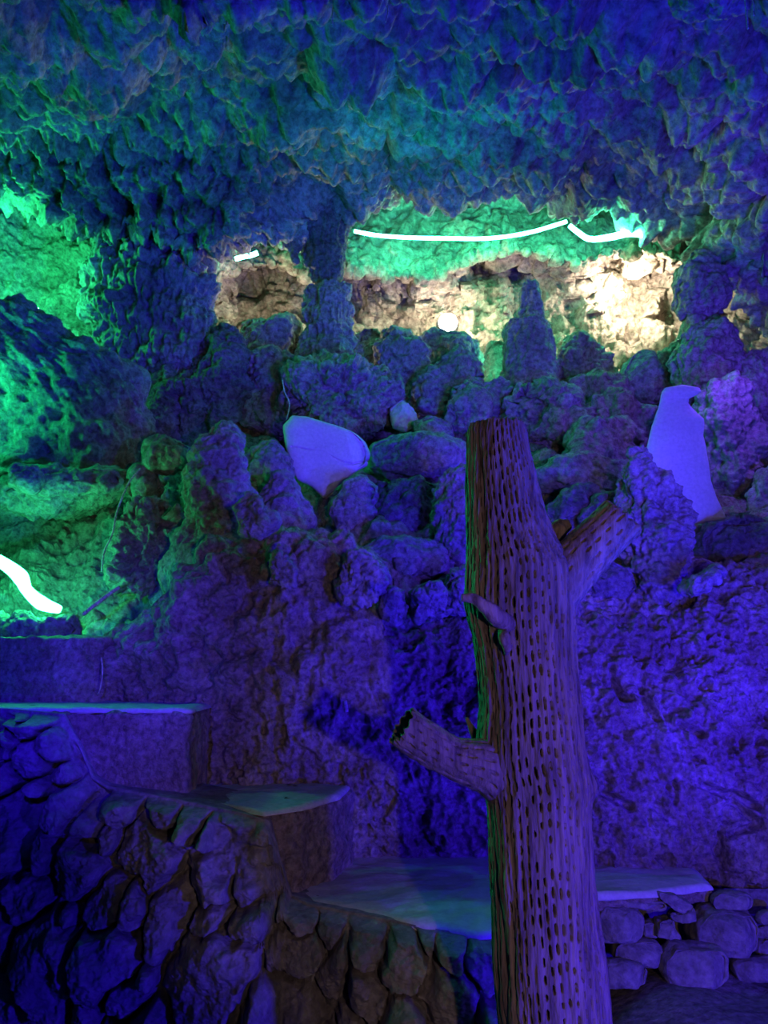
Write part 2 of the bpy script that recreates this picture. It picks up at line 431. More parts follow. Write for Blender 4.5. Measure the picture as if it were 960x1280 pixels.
# ---- chamber behind the lip
pxs = np.linspace(215, 1150, 620)
jag = np.interp(pxs, [215, 270, 300, 330, 360, 380, 430, 470, 490, 510, 540, 560, 590, 640, 690, 720, 760, 800, 840, 900, 1150],
                [350, 350, 332, 335, 330, 350, 344, 336, 350, 348, 354, 338, 322, 312, 322, 330, 318, 312, 325, 360, 450])
jag = jag + perlin(np.stack([pxs / 17., pxs * 0, pxs * 0], -1), 5) * 9 + perlin(np.stack([pxs / 7., pxs * 0, pxs * 0], -1), 6) * 5
ctrl = [(jag * 0 + 200, 6.9), (jag * 0 + 232, 7.35), (jag * 0 + 262, 7.5), (jag - 3, 7.3), (jag, 7.38), (jag - 12, 7.75), (jag + 22, 8.2), (jag * 0 + 400, 8.3), (jag * 0 + 450, 8.1), (jag * 0 + 640, 8.0)]
tt = np.linspace(0, len(ctrl) - 1, 460)
PY = np.stack([np.interp(tt, np.arange(len(ctrl)), [c[0][i] for c in ctrl]) for i in range(len(pxs))], 1)
YY = np.interp(tt, np.arange(len(ctrl)), [c[1] for c in ctrl])[:, None] + 0 * PY
YY = YY - .9 * sstep(880, 1050, pxs)[None] - .5 * (1 - sstep(240, 310, pxs)[None])
def d_back(P):
    w = fbm(P * 1.5, 3, 60)[..., None] * .5
    f1, f2, _ = worley(P * np.array([2.0, 2, 1.3]) + w, 61)
    g1, _, _ = worley(P * 8 + w * 2, 62)
    low = sstep(7.6, 7.9, P[..., 1])
    s = fbm(P * np.array([6, 6, 1.4]), 4, 66)
    return dome(f1) * (.12 + .42 * low) + fbm(P * 2.2, 5, 63, .6) * (.05 + .16 * low) + dome(g1) * .09 + s * .05
struct(sheet('wall_back', at(np.broadcast_to(pxs, PY.shape), PY, YY), M_WARM, d_back, toward=(0, 6, 5)))

# ---- grotto wall on the left
pys = np.linspace(190, 835, 420)[:, None]; pxs = np.linspace(-420, 262, 420)[None]
Yg = np.interp(pys, [190, 260, 420, 560, 620, 700, 835], [6.2, 6.5, 6.6, 6.1, 5.7, 5.2, 4.75]) + 0 * pxs
Yg = Yg - 1.6 * (1 - sstep(-300, 30, pxs)) + .2 * sstep(150, 262, pxs) * sstep(450, 600, pys)
def d_left(P):
    w = fbm(P * 1.5, 3, 70)[..., None] * .6
    f1, f2, _ = worley(P * np.array([2.2, 2.2, 3.4]) + w, 71); g1, _, _ = worley(P * 9 + w * 2, 72)
    h1, _, _ = worley(P * 20 + w * 3, 74)
    return dome(f1) * .24 + fbm(P * 2.4, 6, 73, .62) * .13 + dome(g1) * .06 + dome(h1) * .02
struct(sheet('wall_left', at(pxs + 0 * pys, pys + 0 * pxs, Yg), M_ROCK, d_left))

# ---- right wall, mostly outside the frame
gy = np.linspace(2.2, 8.4, 260)[:, None]; gz = np.linspace(.2, 6.4, 260)[None]
Xw = 2.35 + .33 * (gy - 4) + 0 * gz + .15 * np.sin(gz * 1.3)
Xw = Xw + 1.1
struct(sheet('wall_right', np.stack([Xw, gy + 0 * gz, gz + 0 * gy], -1), M_ROCK, d_left))

# ================================================================== STONE STEPS
def prism(name, pts_px, z_top, z_bot, mat, parent=None, amp=.012, freq=6, n_side=40, topmat=None, drop=None):
    """block with a flat top whose outline is given by world (X, Y) points"""
    c = np.array(pts_px, float)
    # resample the outline densely
    seg = np.linalg.norm(np.roll(c, -1, 0) - c, axis=1); tot = seg.sum(); m = int(tot / .012)
    s = np.concatenate([[0], np.cumsum(seg)]); u = np.linspace(0, tot, m, endpoint=False)
    cc = np.vstack([c, c[:1]]); O = np.stack([np.interp(u, s, cc[:, 0]), np.interp(u, s, cc[:, 1])], 1)
    ctr = O.mean(0); rings = []
    for k in np.linspace(.04, 1, 26): rings.append(np.column_stack([ctr + (O - ctr) * k * (1 if k < 1 else .995), np.full(m, z_top - (.010 if k == 1 else 0))]))
    nz = max(int((z_top - z_bot) / .012), 3)
    for z in np.linspace(z_top - .02, z_bot, nz): rings.append(np.column_stack([O, np.full(m, z)]))
    rings.append(np.column_stack([ctr + (O - ctr) * .5, np.full(m, z_bot)]))
    P = np.array(rings)
    SEED[0] += 1; sd = SEED[0]
    def d(P):
        g1, _, _ = worley(P * 11 + fbm(P * 5, 2, sd)[..., None] * .4, sd)
        return amp * (fbm(P * freq, 4, sd, .6) + (.5 - g1) * .8)
    return closed(name, P, mat, d, parent)

def empty(name, loc):
    o = bpy.data.objects.new(name, None); col.objects.link(o); o.location = loc; o.empty_display_size = .1; return o

def onz(px, py, z):
    """(X, Y) where the line of sight through a photo pixel meets the height z"""
    u = (640 - py) / F; s = (z - CAMZ) / (SP + u * CP)
    return ((px - 480) / F * s, (CP - u * SP) * s)

H1, H2, H3 = 1.40, 1.024, .686
st = empty('stone_step', (-1.9, 3.8, FLOOR)); tag(st, 'topmost cement step with blue lit plaster face, seen almost edge on', 'step')
prism('tread', [(-3.0, 3.66), (-1.4, 3.54), (-.875, 3.51), (-.855, 3.53), (-.86, 4.1), (-3.0, 4.3)], H1, H1 - .018, M_TREAD, st, amp=.006)
prism('riser', [(-3.0, 3.65), (-1.4, 3.53), (-.87, 3.50), (-.855, 3.53), (-.86, 4.12), (-3.0, 4.3)], H1 - .018, FLOOR + .3, M_CEMENT, st, amp=.02)
st = empty('stone_step', (-.7, 3.6, FLOOR)); tag(st, 'middle cement step with teal lit rounded tread ending in a corner', 'step')
o2 = [onz(128, 978, H2), onz(200, 990, H2), onz(270, 1004, H2), onz(330, 1014, H2), onz(380, 1007, H2), onz(424, 994, H2), (-.14, 4.05), (-1.2, 4.05)]
prism('tread', o2, H2, H2 - .018, M_TREAD, st, amp=.006)
o2b = [(x * 1.0, y + .015) for x, y in o2[:3]] + [onz(330, 1013, H2), onz(380, 1006, H2), onz(426, 992, H2), (-.10, 4.05), (-1.2, 4.05)]
prism('riser', o2b, H2 - .018, FLOOR, M_CEMENT, st, amp=.03)
st = empty('stone_step', (.4, 3.5, FLOOR)); tag(st, 'lowest and widest cement step, its tread running behind the dead trunk', 'step')
o3 = [onz(362, 1112, H3), onz(385, 1126, H3), onz(450, 1138, H3), onz(520, 1152, H3), onz(600, 1166, H3), onz(640, 1160, H3), onz(745, 1116, H3), onz(820, 1113, H3), onz(892, 1104, H3), (1.45, 4.05), (-.3, 4.05)]
prism('tread', o3, H3, H3 - .03, M_TREAD, st, amp=.006)
prism('riser', [(x, y + .02) for x, y in o3], H3 - .03, H3 - .08, M_CEMENT, st, amp=.02)

# block behind the topmost step, a low wall that closes the path
tag(prism('parapet_block', [(-3.0, 4.12), (-2.05, 4.10), (-1.50, 4.08), (-1.44, 4.2), (-1.5, 4.45), (-3.0, 4.5)], 1.735, 1.2, M_CEMENT, amp=.02),
    'low blue lit cement block above the topmost step at the picture edge', 'wall block')

# ---- rubble retaining wall under the steps: one surface with traced stones
SEEDS = [(20,1037,45,50),(62,1053,20,30),(42,1117,32,26),(77,1017,22,36),(100,1087,30,32),(112,1035,22,20),(137,1048,15,20),(182,1068,44,36),(148,1016,22,18),
 (197,1022,20,20),(232,1030,22,22),(262,1046,18,20),(268,1093,28,32),(140,1122,28,24),(170,1128,14,28),(213,1147,27,48),(143,1180,38,38),(100,1133,12,15),
 (173,1232,27,18),(192,1208,14,14),(267,1143,25,18),(80,1190,40,55),(272,1222,54,62),(312,1100,24,26),(312,1148,24,14),(7,1165,25,35),(20,1238,35,35),
 (128,1248,18,24),(157,1270,18,18),(205,1270,28,26),(373,1147,20,12),(410,1162,20,20),(370,1188,30,26),(343,1252,50,40),(420,1210,16,38),(460,1235,18,28),
 (467,1183,28,24),(505,1200,36,34),(533,1178,20,20),(560,1245,40,40),(566,1185,22,22),(450,1272,24,14),(505,1262,24,24),(30,905,30,18),(35,950,22,22),
 (8,975,20,22),(60,935,18,16),(75,970,16,16),(45,990,14,14),(5,930,16,16),(20,895,20,10),(30,1300,40,30),(100,1310,40,30),(200,1320,40,30),(300,1330,50,30),(420,1320,40,30),
 (520,1320,50,30),(610,1210,26,30),(615,1270,26,26),(590,1300,40,30),(650,1200,20,30),(650,1260,25,25),(-30,1050,30,40),(-40,1150,30,40),(-40,950,40,40),(-40,1250,40,40),
 (335,1045,30,20),(385,1075,35,25),(330,1070,22,14),(300,1030,24,14)]
ns = 560
X = np.linspace(-2.3, .78, ns)
def rub_top(px): return np.interp(px, [-300, 0, 75, 95, 112, 130, 300, 335, 350, 362, 385, 450, 520, 600, 700], [884, 886, 893, 930, 972, 984, 1018, 1028, 1080, 1122, 1134, 1146, 1160, 1174, 1150])
def rub_Y(px): return np.interp(px, [-300, 0, 100, 130, 330, 362, 385, 450, 600, 700], [3.60, 3.52, 3.45, 3.42, 3.17, 3.24, 3.17, 3.06, 2.86, 3.1])
pxx = 480 + X / 3.3 * F
for _ in range(6):
    q = at(pxx, rub_top(pxx), rub_Y(pxx)); pxx = pxx + (X - q[..., 0]) * 200
q = at(pxx, rub_top(pxx), rub_Y(pxx))
vv = np.linspace(0, 1, 420)[:, None]
Z = q[:, 2][None] * vv + .02 * (1 - vv)
Yw = q[:, 1][None] * np.ones_like(vv) - .22 * (1 - vv)
P = np.stack([np.broadcast_to(q[:, 0], Z.shape), Yw, Z], -1)
P = np.concatenate([P, P[-1][None] + np.linspace(0, 1, 16)[1:, None, None] * np.array([0, .45, 0])], 0)
def d_rub(P):
    X_, Z_ = P[..., 0], P[..., 2]
    s = P[..., 1]
    wob = fbm(P * 5, 4, 110, .6) * .032; wob2 = fbm(P * 5, 4, 111, .6) * .032; tilt = np.zeros(X_.shape)
    d1 = np.full(X_.shape, 9.0); d2 = d1.copy(); hid = np.zeros(X_.shape)
    for k, (a, b, rx, rz) in enumerate(SEEDS):
        c = at(a, b, rub_Y(min(max(a, 0), 600)) - .06); sc = 3.25 / F
        ang = ((k * 37) % 50 - 25) * math.pi / 180
        ux, uz = X_ + wob - c[0], Z_ + wob2 - c[2]
        e = np.hypot((ux * math.cos(ang) + uz * math.sin(ang)) / (rx * sc), (-ux * math.sin(ang) + uz * math.cos(ang)) / (rz * sc))
        n = e < d1; d2 = np.where(n, d1, np.minimum(d2, e)); hid = np.where(n, (k * .618) % 1, hid); tilt = np.where(n, ux / (rx * sc) * (((k * 7) % 5) - 2) * .5 + uz / (rz * sc) * (((k * 11) % 5) - 2.6) * .5, tilt); d1 = np.where(n, e, d1)
    g = d2 - d1
    gw = .18 + .5 * sstep(-.5, .6, fbm(P * 4, 2, 116))
    body = sstep(.0, gw, g) ** .6 * np.sqrt(np.clip(1 - (d1 * .66) ** 2, 0, 1))
    h = body * (.11 + .09 * hid + .035 * tilt) - .075 * sstep(-.6, .3, fbm(P * 3.3, 2, 117)) - .01
    pl = sstep(.35, .75, X_ * 0 + sstep(250, 300, 480 + X_ / 3.2 * F) * (1 - sstep(330, 370, 480 + X_ / 3.2 * F)) * sstep(.7, .85, Z_))
    h = h * (1 - .8 * pl) + pl * .0
    g1, _, _ = worley(P * 14, 115)
    h = h + fbm(P * 9, 5, 113, .65) * .026 + dome(g1) * .016 + fbm(P * 3, 2, 114) * .02
    vv_ = np.arange(P.shape[0])[:, None] / 419.
    return h * (1 - sstep(.96, .995, vv_)) - .03 * sstep(.96, .995, vv_)
struct(sheet('wall_front', P, M_RUBBLE, d_rub, fixed=(0, -1, 0)))

# backing of the dry stacked wall on the right
gx = np.linspace(.5, 3.2, 160)[:, None]; gz = np.linspace(.05, H3 - .07, 60)[None]
P = np.stack([gx + 0 * gz, 3.62 + .05 * (gx - .5) - .05 * (gz - .6) + 0 * gx, gz + 0 * gx], -1)
struct(sheet('wall_low', P, M_DIRT, lambda P: fbm(P * 5, 4, 130) * .03))
G = 'loose flat stones stacked under the lowest step'
def blockpoly(x0, y0, x1, y1, sk=0., cut=.18):
    w, h = x1 - x0, y1 - y0
    return [(x0 + w * cut, y0 + sk * h), (x0 + w * .55, y0), (x1 - w * cut * .6, y0 + h * .05), (x1, y0 + h * .3), (x1 - w * .03, y1 - h * .2), (x1 - w * cut, y1),
            (x0 + w * .4, y1 - h * .02), (x0 + w * cut * .5, y1), (x0, y1 - h * .35), (x0 + w * .02, y0 + h * .3)]
for lab, poly, Y in [
    ('long thin flat stone directly under the tread, right beside the trunk', [(762,1120),(800,1121),(832,1128),(834,1137),(800,1136),(770,1132),(762,1127)], 3.42),
    ('pale wedge shaped stone sloping down just below the tread edge', [(819,1113),(842,1116),(864,1130),(862,1142),(842,1134),(822,1122)], 3.40),
    ('small tilted flat stone under the pale wedge shaped stone', [(836,1142),(866,1134),(869,1150),(850,1154),(838,1148)], 3.40),
    ('rounded grey stone half hidden by the right side of the trunk', blockpoly(742, 1130, 800, 1174), 3.42),
    ('small pointed triangular stone beside a dark gap', [(822,1150),(838,1146),(852,1178),(838,1174),(818,1168)], 3.44),
    ('large square faced stone in the middle row of the stack', blockpoly(864, 1134, 942, 1192), 3.46),
    ('thin slab lying on the large square faced stone', blockpoly(888, 1115, 940, 1136), 3.44),
    ('short flat stone at the picture edge, upper of two', blockpoly(948, 1140, 990, 1154), 3.46),
    ('short flat stone at the picture edge, lower of two', blockpoly(942, 1157, 990, 1171), 3.46),
    ('oval stone low in the stack beside the trunk', blockpoly(764, 1172, 827, 1206), 3.40),
    ('broad rounded stone at the foot of the stack', blockpoly(824, 1180, 909, 1228), 3.36),
    ('low rounded stone at the foot of the stack at the picture edge', blockpoly(914, 1196, 990, 1224), 3.40),
    ('grey stone at the foot of the trunk side, lowest of the stack', blockpoly(745, 1200, 808, 1232), 3.34),
    ('stone wedged between the two flat ones and the lowest row at the edge', blockpoly(944, 1173, 995, 1195), 3.48),
    ('small stone filling the gap above the broad rounded stone', blockpoly(800, 1152, 822, 1172), 3.47),
]:
    tag(boulder('flat_stone', poly, Y, 1.3, .022, 7, 'smooth', M_RUBBLE, cuts=7, res=1.1, box=.5), lab, 'stone', G)

# ================================================================== ROCKS ON THE HILLSIDE
def B(lab, poly, Y=None, name='boulder', cat='rock', group=None, **k):
    return tag(boulder(name, poly, Y, **k), lab, cat, group)
def S(lab, rows, Y=None, name='stalagmite', cat='stalagmite', group=None, **k):
    return tag(spire(name, rows, Y, **k), lab, cat, group)

# hanging and standing formations
S('dark stalactite hanging from the ceiling above the central stalagmite', [(225,340,442),(250,352,440),(270,366,438),(300,376,434),(320,378,430),(340,385,428),(355,398,424),(364,404,420)], 6.2, name='stalactite', cat='stalactite', amp=.05, mat=M_DARK)
S('short stalactite tip beside the thick central stalactite', [(280,345,392),(300,352,380),(318,362,374),(330,367,373)], 6.15, name='stalactite', cat='stalactite', amp=.03, mat=M_DARK)
S('central stalagmite with a forked top under the thick stalactite', [(356,392,436),(362,386,439),(380,383,441),(400,382,440),(430,380,438),(455,376,440),(480,370,450),(500,366,456)], 6.2, amp=.06)
B('broad crusty boulder at the foot of the central stalagmite', [(362,478),(385,458),(420,452),(452,462),(480,474),(497,492),(494,515),(470,530),(440,540),(400,535),(370,522),(356,502)], 5.85, thick=.9, amp=.08, freq=4)
B('pale smooth angular slab with a hairline crack', [(354,533),(365,520),(385,522),(400,526),(420,531),(445,541),(458,552),(464,566),(460,582),(448,588),(436,596),(418,612),(404,623),(388,608),(372,600),(364,588),(358,560)], 4.95, name='rock_slab', thick=.2, amp=.012, freq=3, style='slab', mat=M_PALE, cuts=1, box=.3)
S('tall narrow stalagmite with a stepped tip in front of the green strip', [(352,653,671),(358,650,673),(385,647,677),(400,645,680),(405,634,686),(430,631,691),(455,627,695),(480,622,698),(500,615,705)], 6.3, amp=.032)
S('tall dark stalagmite with a block shaped head', [(316,868,886),(326,856,898),(350,846,908),(375,844,912),(392,850,905),(398,866,896),(402,860,900),(420,842,918),(450,840,928),(480,846,934),(500,856,938),(520,860,940)], 5.7, amp=.06, style='lumpy')
S('rough lower column in front of the block headed stalagmite', [(478,890,920),(495,880,938),(520,876,944),(550,880,950),(580,884,952),(600,890,950),(612,900,948)], 5.2, amp=.07, style='lumpy')
S('purple column cut off by the picture edge behind the block headed one', [(440,935,970),(470,930,985),(520,932,995),(570,938,1000),(610,940,1005)], 5.5, name='rock_column', cat='rock', amp=.07)
S('small rough rock standing low at the picture edge beside the lower column', [(590,952,985),(620,942,995),(650,935,1000),(672,930,1005)], 4.9, name='rock_column', cat='rock', amp=.05)
S('pale flat slab standing upright, its head curled like a bird', [(481,838,868),(485,831,875),(490,827,877),(494,826,872),(499,825,862),(504,824,861),(510,822,866),(517,819,872),(524,817,880),(532,814,880),(545,811,879),(560,808,883),(575,806,885),(600,804,889),(620,805,895),(635,808,902),(648,812,908),(655,816,906)], 4.55, name='rock_slab', cat='rock', ratio=.22, amp=.008, freq=4, style='smooth', mat=M_PALE)
S('rough crusted rock pillar leaning against the pale bird headed slab', [(556,792,806),(575,788,812),(600,784,832),(625,782,852),(650,776,858),(675,780,862),(700,786,860),(725,790,858),(745,792,852),(760,800,845)], 4.25, name='rock_pillar', cat='rock', amp=.06, style='lumpy', freq=5, mat=M_ROCK)
S('thin crusted spur standing close behind the trunk side of the rough pillar', [(600,770,790),(625,768,795),(650,766,798),(680,772,800),(700,775,800)], 4.32, name='rock_spur', cat='rock', amp=.04, style='lumpy', freq=5)
B('log shaped stone lying on the wall lip beside the rough pillar', [(852,738),(866,724),(885,712),(897,710),(902,718),(892,730),(874,744),(860,750)], 3.88, name='stone', thick=.9, amp=.02, freq=6)
S('tall pointed violet rock with a broad foot above the left wall', [(526,272,280),(534,264,292),(550,250,298),(575,240,300),(600,236,306),(625,234,312),(650,230,310),(675,226,302),(695,224,296)], 4.45, name='rock_spire', cat='rock', amp=.05, style='lumpy', freq=4)
B('small bright rock leaning on the foot of the pointed violet rock', [(300,625),(310,617),(322,622),(332,640),(345,648),(343,658),(325,666),(304,668),(298,648)], 4.0, name='stone', thick=.8, amp=.025, freq=6)
B('short upright bright stone on the wall lip, first from the pointed rock', [(340,690),(350,679),(360,682),(364,700),(372,715),(368,730),(352,735),(336,728),(338,708)], 3.84, name='stone', thick=.8, amp=.02, freq=7)
B('two lobed crusty stone at the wall lip below the pale slab', [(434,700),(446,690),(460,690),(466,704),(480,722),(478,742),(462,758),(446,762),(430,748),(427,730),(432,715)], 3.86, name='stone', thick=.8, amp=.035, freq=6)
B('small dark blue cube like stone between the crusty stone and the trunk', [(478,740),(492,732),(506,738),(512,756),(508,774),(494,782),(480,770)], 3.88, name='stone', thick=.9, amp=.02, freq=6, cuts=4)
B('bright blue flat topped stone on the wall lip close to the trunk', [(515,742),(530,728),(548,730),(560,742),(556,756),(562,766),(540,772),(518,778),(512,762)], 3.88, name='stone', thick=.9, amp=.03, freq=6)
B('blue stone squeezed between the flat topped stone and the trunk', [(556,730),(572,714),(592,706),(610,720),(612,755),(590,768),(566,768),(556,752)], 4.05, name='stone', thick=.9, amp=.03, freq=6)
S('tall rough violet rock partly hidden behind the upper trunk', [(578,566,580),(590,556,600),(615,546,612),(650,542,616),(690,546,615),(715,552,610),(735,560,605)], 4.5, name='rock_spire', cat='rock', amp=.045, style='lumpy', freq=5)
# crest row against the lit chamber
B('low dark flat topped boulder in front of the warm chamber, left of the stalagmite', [(302,412),(312,400),(340,404),(368,405),(374,420),(376,450),(360,470),(320,470),(303,450)], 6.5, thick=.9, amp=.05)
B('lumpy boulder below the flat topped one, beside the central stalagmite', [(315,460),(335,440),(360,445),(374,470),(372,510),(366,545),(335,550),(312,530),(308,495)], 6.1, thick=.8, amp=.07)
B('dark lumpy boulder with three heads, left end of the crest row', [(205,452),(222,432),(240,418),(250,430),(270,428),(290,418),(304,428),(306,470),(300,520),(270,545),(225,545),(200,520),(196,480)], 6.0, thick=.8, amp=.09, mat=M_DARK)
B('dark boulder tucked below the big streaked overhang', [(188,470),(205,455),(222,470),(226,505),(215,540),(192,545),(182,510)], 5.9, thick=.8, amp=.05, mat=M_DARK)
B('small round boulder right of the central stalagmite', [(440,425),(455,412),(470,414),(484,428),(486,460),(476,480),(450,482),(438,460)], 6.5, thick=.9, amp=.05)
B('rounded ribbed boulder, second right of the central stalagmite', [(472,430),(480,414),(500,414),(520,424),(530,444),(534,475),(528,505),(505,508),(484,500),(472,470)], 6.2, thick=.8, amp=.06)
B('dark knobbly boulder just under the bright lamp', [(524,432),(538,418),(556,416),(578,420),(592,432),(600,455),(596,480),(560,480),(530,470)], 6.6, thick=.8, amp=.06)
B('slanting violet boulder leaning right below the lamp', [(516,508),(528,480),(545,458),(560,444),(582,440),(596,452),(604,470),(596,500),(580,526),(545,530),(520,526)], 6.0, thick=.7, amp=.06)
B('violet boulder between the slanting one and the trunk top', [(556,512),(566,488),(584,474),(602,478),(612,500),(606,530),(580,540),(560,534)], 5.7, thick=.8, amp=.05)
B('rounded rock directly above the trunk top', [(590,500),(605,480),(625,476),(640,488),(644,512),(630,535),(604,535),(592,520)], 5.9, thick=.8, amp=.06)
B('craggy rock right behind the trunk top', [(632,505),(648,485),(668,490),(690,484),(712,500),(722,525),(714,552),(680,560),(650,552),(636,530)], 5.8, thick=.8, amp=.08)
B('green edged boulder right of the narrow stalagmite', [(694,440),(712,426),(728,420),(744,430),(756,448),(764,470),(752,490),(720,496),(696,484),(690,460)], 6.5, thick=.8, amp=.07)
B('mossy looking lower boulder below the green edged one', [(702,490),(720,474),(745,468),(775,474),(790,490),(784,510),(755,520),(722,516)], 6.1, thick=.8, amp=.05)
B('smooth dark dome shaped boulder before the brightest part of the chamber', [(774,470),(784,450),(800,441),(816,444),(828,458),(834,480),(836,500),(810,512),(785,508),(772,490)], 6.1, thick=.9, amp=.02, freq=2.5)
B('blue violet boulder below the dome shaped one', [(732,520),(745,502),(770,500),(796,505),(812,520),(815,545),(795,560),(755,560),(735,545)], 5.7, thick=.8, amp=.07)
B('rough block between the craggy rock and the bird headed slab', [(718,548),(736,530),(762,528),(790,535),(804,552),(800,585),(775,598),(740,595),(720,578)], 5.4, thick=.8, amp=.07)
B('dark rock at the foot of the block headed stalagmite', [(832,505),(850,490),(876,500),(884,530),(880,565),(860,575),(835,560),(828,530)], 5.4, thick=.8, amp=.06, mat=M_DARK)
B('greenish rock behind the shoulder of the block headed stalagmite', [(812,470),(826,445),(845,430),(856,450),(856,490),(840,510),(818,500)], 6.0, thick=.8, amp=.05)
B('small green lit rock glowing in the gap left of the narrow stalagmite', [(602,450),(612,428),(626,424),(638,436),(638,480),(620,490),(604,484)], 6.95, thick=.8, amp=.03)
# slope below the crest
B('flat smooth ledge rock left of the trunk top', [(462,560),(490,548),(530,545),(565,552),(585,566),(580,590),(540,600),(490,600),(465,585)], 5.2, name='ledge_rock', thick=1.0, amp=.025, freq=2.5, cuts=2)
B('small pale stone leaning behind the crusty boulder', [(488,512),(502,502),(518,512),(522,528),(508,540),(490,535)], 5.75, name='stone', thick=.8, amp=.015, mat=M_PALE)
B('low round stone between the pale one and the trunk top', [(520,530),(540,522),(562,528),(570,545),(550,556),(524,552)], 5.6, name='stone', thick=.8, amp=.03)
B('dark blue angular rock below the ledge rock, left of the trunk', [(455,625),(470,606),(500,602),(520,612),(524,645),(510,672),(475,675),(455,655)], 4.8, thick=.8, amp=.05, mat=M_DARK)
B('dark blue rock beside the tall violet one behind the trunk', [(500,610),(520,598),(544,606),(552,635),(545,665),(520,672),(502,650)], 4.75, thick=.8, amp=.04, mat=M_DARK)
B('flat layered teal topped rock under the dark blue ones', [(448,690),(470,676),(505,672),(540,680),(556,694),(550,712),(520,722),(480,722),(455,712)], 4.45, name='ledge_rock', thick=1.2, amp=.03, freq=3, cuts=3)
B('dark triangular rock below the pale cracked slab', [(420,632),(434,610),(450,598),(470,610),(478,640),(465,665),(430,670),(418,652)], 4.75, thick=.8, amp=.04)
B('violet pyramid rock between the pointed rock and the pale slab', [(318,640),(330,612),(350,592),(368,600),(382,625),(394,652),(380,668),(340,668),(320,660)], 4.55, thick=.8, amp=.04)
B('dark blue rock behind the pyramid rock', [(300,590),(312,566),(335,556),(356,562),(362,590),(352,620),(322,630),(302,615)], 4.9, thick=.8, amp=.05)
B('small green tinged rock left of the pointed violet rock, upper of two', [(182,560),(195,545),(218,550),(240,560),(238,580),(215,590),(190,585)], 4.9, thick=.9, amp=.04)
B('green lit rock left of the pointed violet rock, lower of two', [(158,598),(172,584),(195,590),(204,610),(195,628),(170,630),(158,618)], 4.9, thick=.9, amp=.04)
B('flat ledge rock right of the trunk under the craggy rock', [(660,590),(690,572),(735,570),(785,580),(800,600),(780,615),(720,618),(675,612)], 5.0, name='ledge_rock', thick=1.1, amp=.035, freq=2.5, cuts=2)
B('dark rock in the hollow behind the right branch', [(690,640),(705,618),(735,612),(760,622),(768,645),(750,668),(710,668)], 4.7, thick=.8, amp=.05, mat=M_DARK)
B('dark blue rock above the right branch beside the rough pillar', [(735,640),(750,622),(775,625),(785,650),(776,680),(750,685),(736,665)], 4.5, thick=.8, amp=.05, mat=M_DARK)
B('dark stone in the hollow below the right branch', [(722,725),(735,705),(760,700),(785,712),(795,735),(775,752),(735,750)], 4.15, name='stone', thick=.8, amp=.03, mat=M_DARK)
B('low dark hump of rock right of the bird headed slab', [(868,670),(890,652),(930,645),(975,655),(985,690),(960,712),(910,712),(872,700)], 4.4, thick=.9, amp=.03, freq=2.5, mat=M_DARK)
# left grotto
B('huge sloping boulder lit green along the picture edge', [(-420,395),(-200,385),(0,386),(40,390),(80,402),(120,425),(155,452),(180,478),(192,510),(190,550),(180,590),(160,625),(60,640),(-100,640),(-300,640),(-420,560)], 5.35, thick=.42, amp=.09, freq=2.6, style='diag', cuts=0, back=.5, box=.55)
S('great streaked overhanging boulder under the left ceiling', [(300,150,205),(312,125,228),(330,112,248),(360,104,262),(390,106,270),(420,122,273),(450,150,272),(475,180,258),(490,205,248)], 6.0, name='boulder', cat='rock', amp=.09, mat=M_CEIL, ratio=.45)
B('long green lit ledge rock below the huge sloping boulder', [(-40,610),(0,592),(50,590),(110,588),(160,590),(168,604),(120,625),(60,640),(0,640),(-40,635)], 4.95, name='ledge_rock', thick=1.2, amp=.05, freq=3)
B('dark small block on the green ledge rock', [(12,586),(24,578),(44,584),(52,600),(40,612),(16,610)], 4.65, name='stone', thick=.8, amp=.02)
B('craggy green lit rock beside the lower light strip', [(142,690),(150,650),(175,628),(205,625),(225,650),(222,700),(200,735),(165,740),(146,720)], 4.75, thick=.7, amp=.07, freq=4, style='angular')
B('bright green small rock under the lower light strip', [(-20,775),(0,768),(25,772),(50,775),(88,772),(100,785),(90,806),(40,810),(-20,808)], 4.45, name='stone', thick=.9, amp=.04, freq=5)
B('pale stone sticking out of the ceiling at the top picture edge', [(845,-25),(880,-30),(930,-20),(940,0),(925,14),(900,18),(880,12),(855,8),(846,-5)], 2.72, name='ceiling_stone', thick=.7, amp=.03, freq=6)

# ================================================================== DEAD CACTUS TRUNK
TY = 2.2
base0 = at(690, 1590, TY)
trunk = empty('dead_cactus', (float(base0[0]), TY, .12))
tag(trunk, 'dead grey cactus skeleton trunk with two broken branches and rows of slit holes', 'tree trunk')
rows = np.array([(531,588,656),(538,583,659),(560,582,663),(600,582,672),(640,583,681),(670,583,692),(690,582,704),(710,582,714),(750,582,716),(775,585,716),(800,590,716),(850,597,720),
 (885,600,724),(915,598,728),(950,598,733),(972,602,738),(985,604,741),(1000,607,738),(1050,610,741),(1100,612,744),(1150,615,749),(1200,618,755),(1280,624,762),(1400,630,772),(1640,640,790)], float)
Lw = at(rows[:, 1], rows[:, 0], TY); Rw = at(rows[:, 2], rows[:, 0], TY)
nz, na = 1150, 420
zz = np.linspace(Lw[0, 2], .10, nz)
def ip(a): return np.interp(zz, Lw[::-1, 2], a[::-1])
lx, rx = ip(Lw[:, 0]), ip(Rw[:, 0])
k = np.ones(15) / 15
pad = lambda a: np.convolve(np.pad(a, 7, 'edge'), k, 'valid')
lx, rx = pad(lx), pad(rx)
a_ = (rx - lx) / 2; c_ = (rx + lx) / 2
th = np.linspace(0, 2 * np.pi, na, endpoint=False)

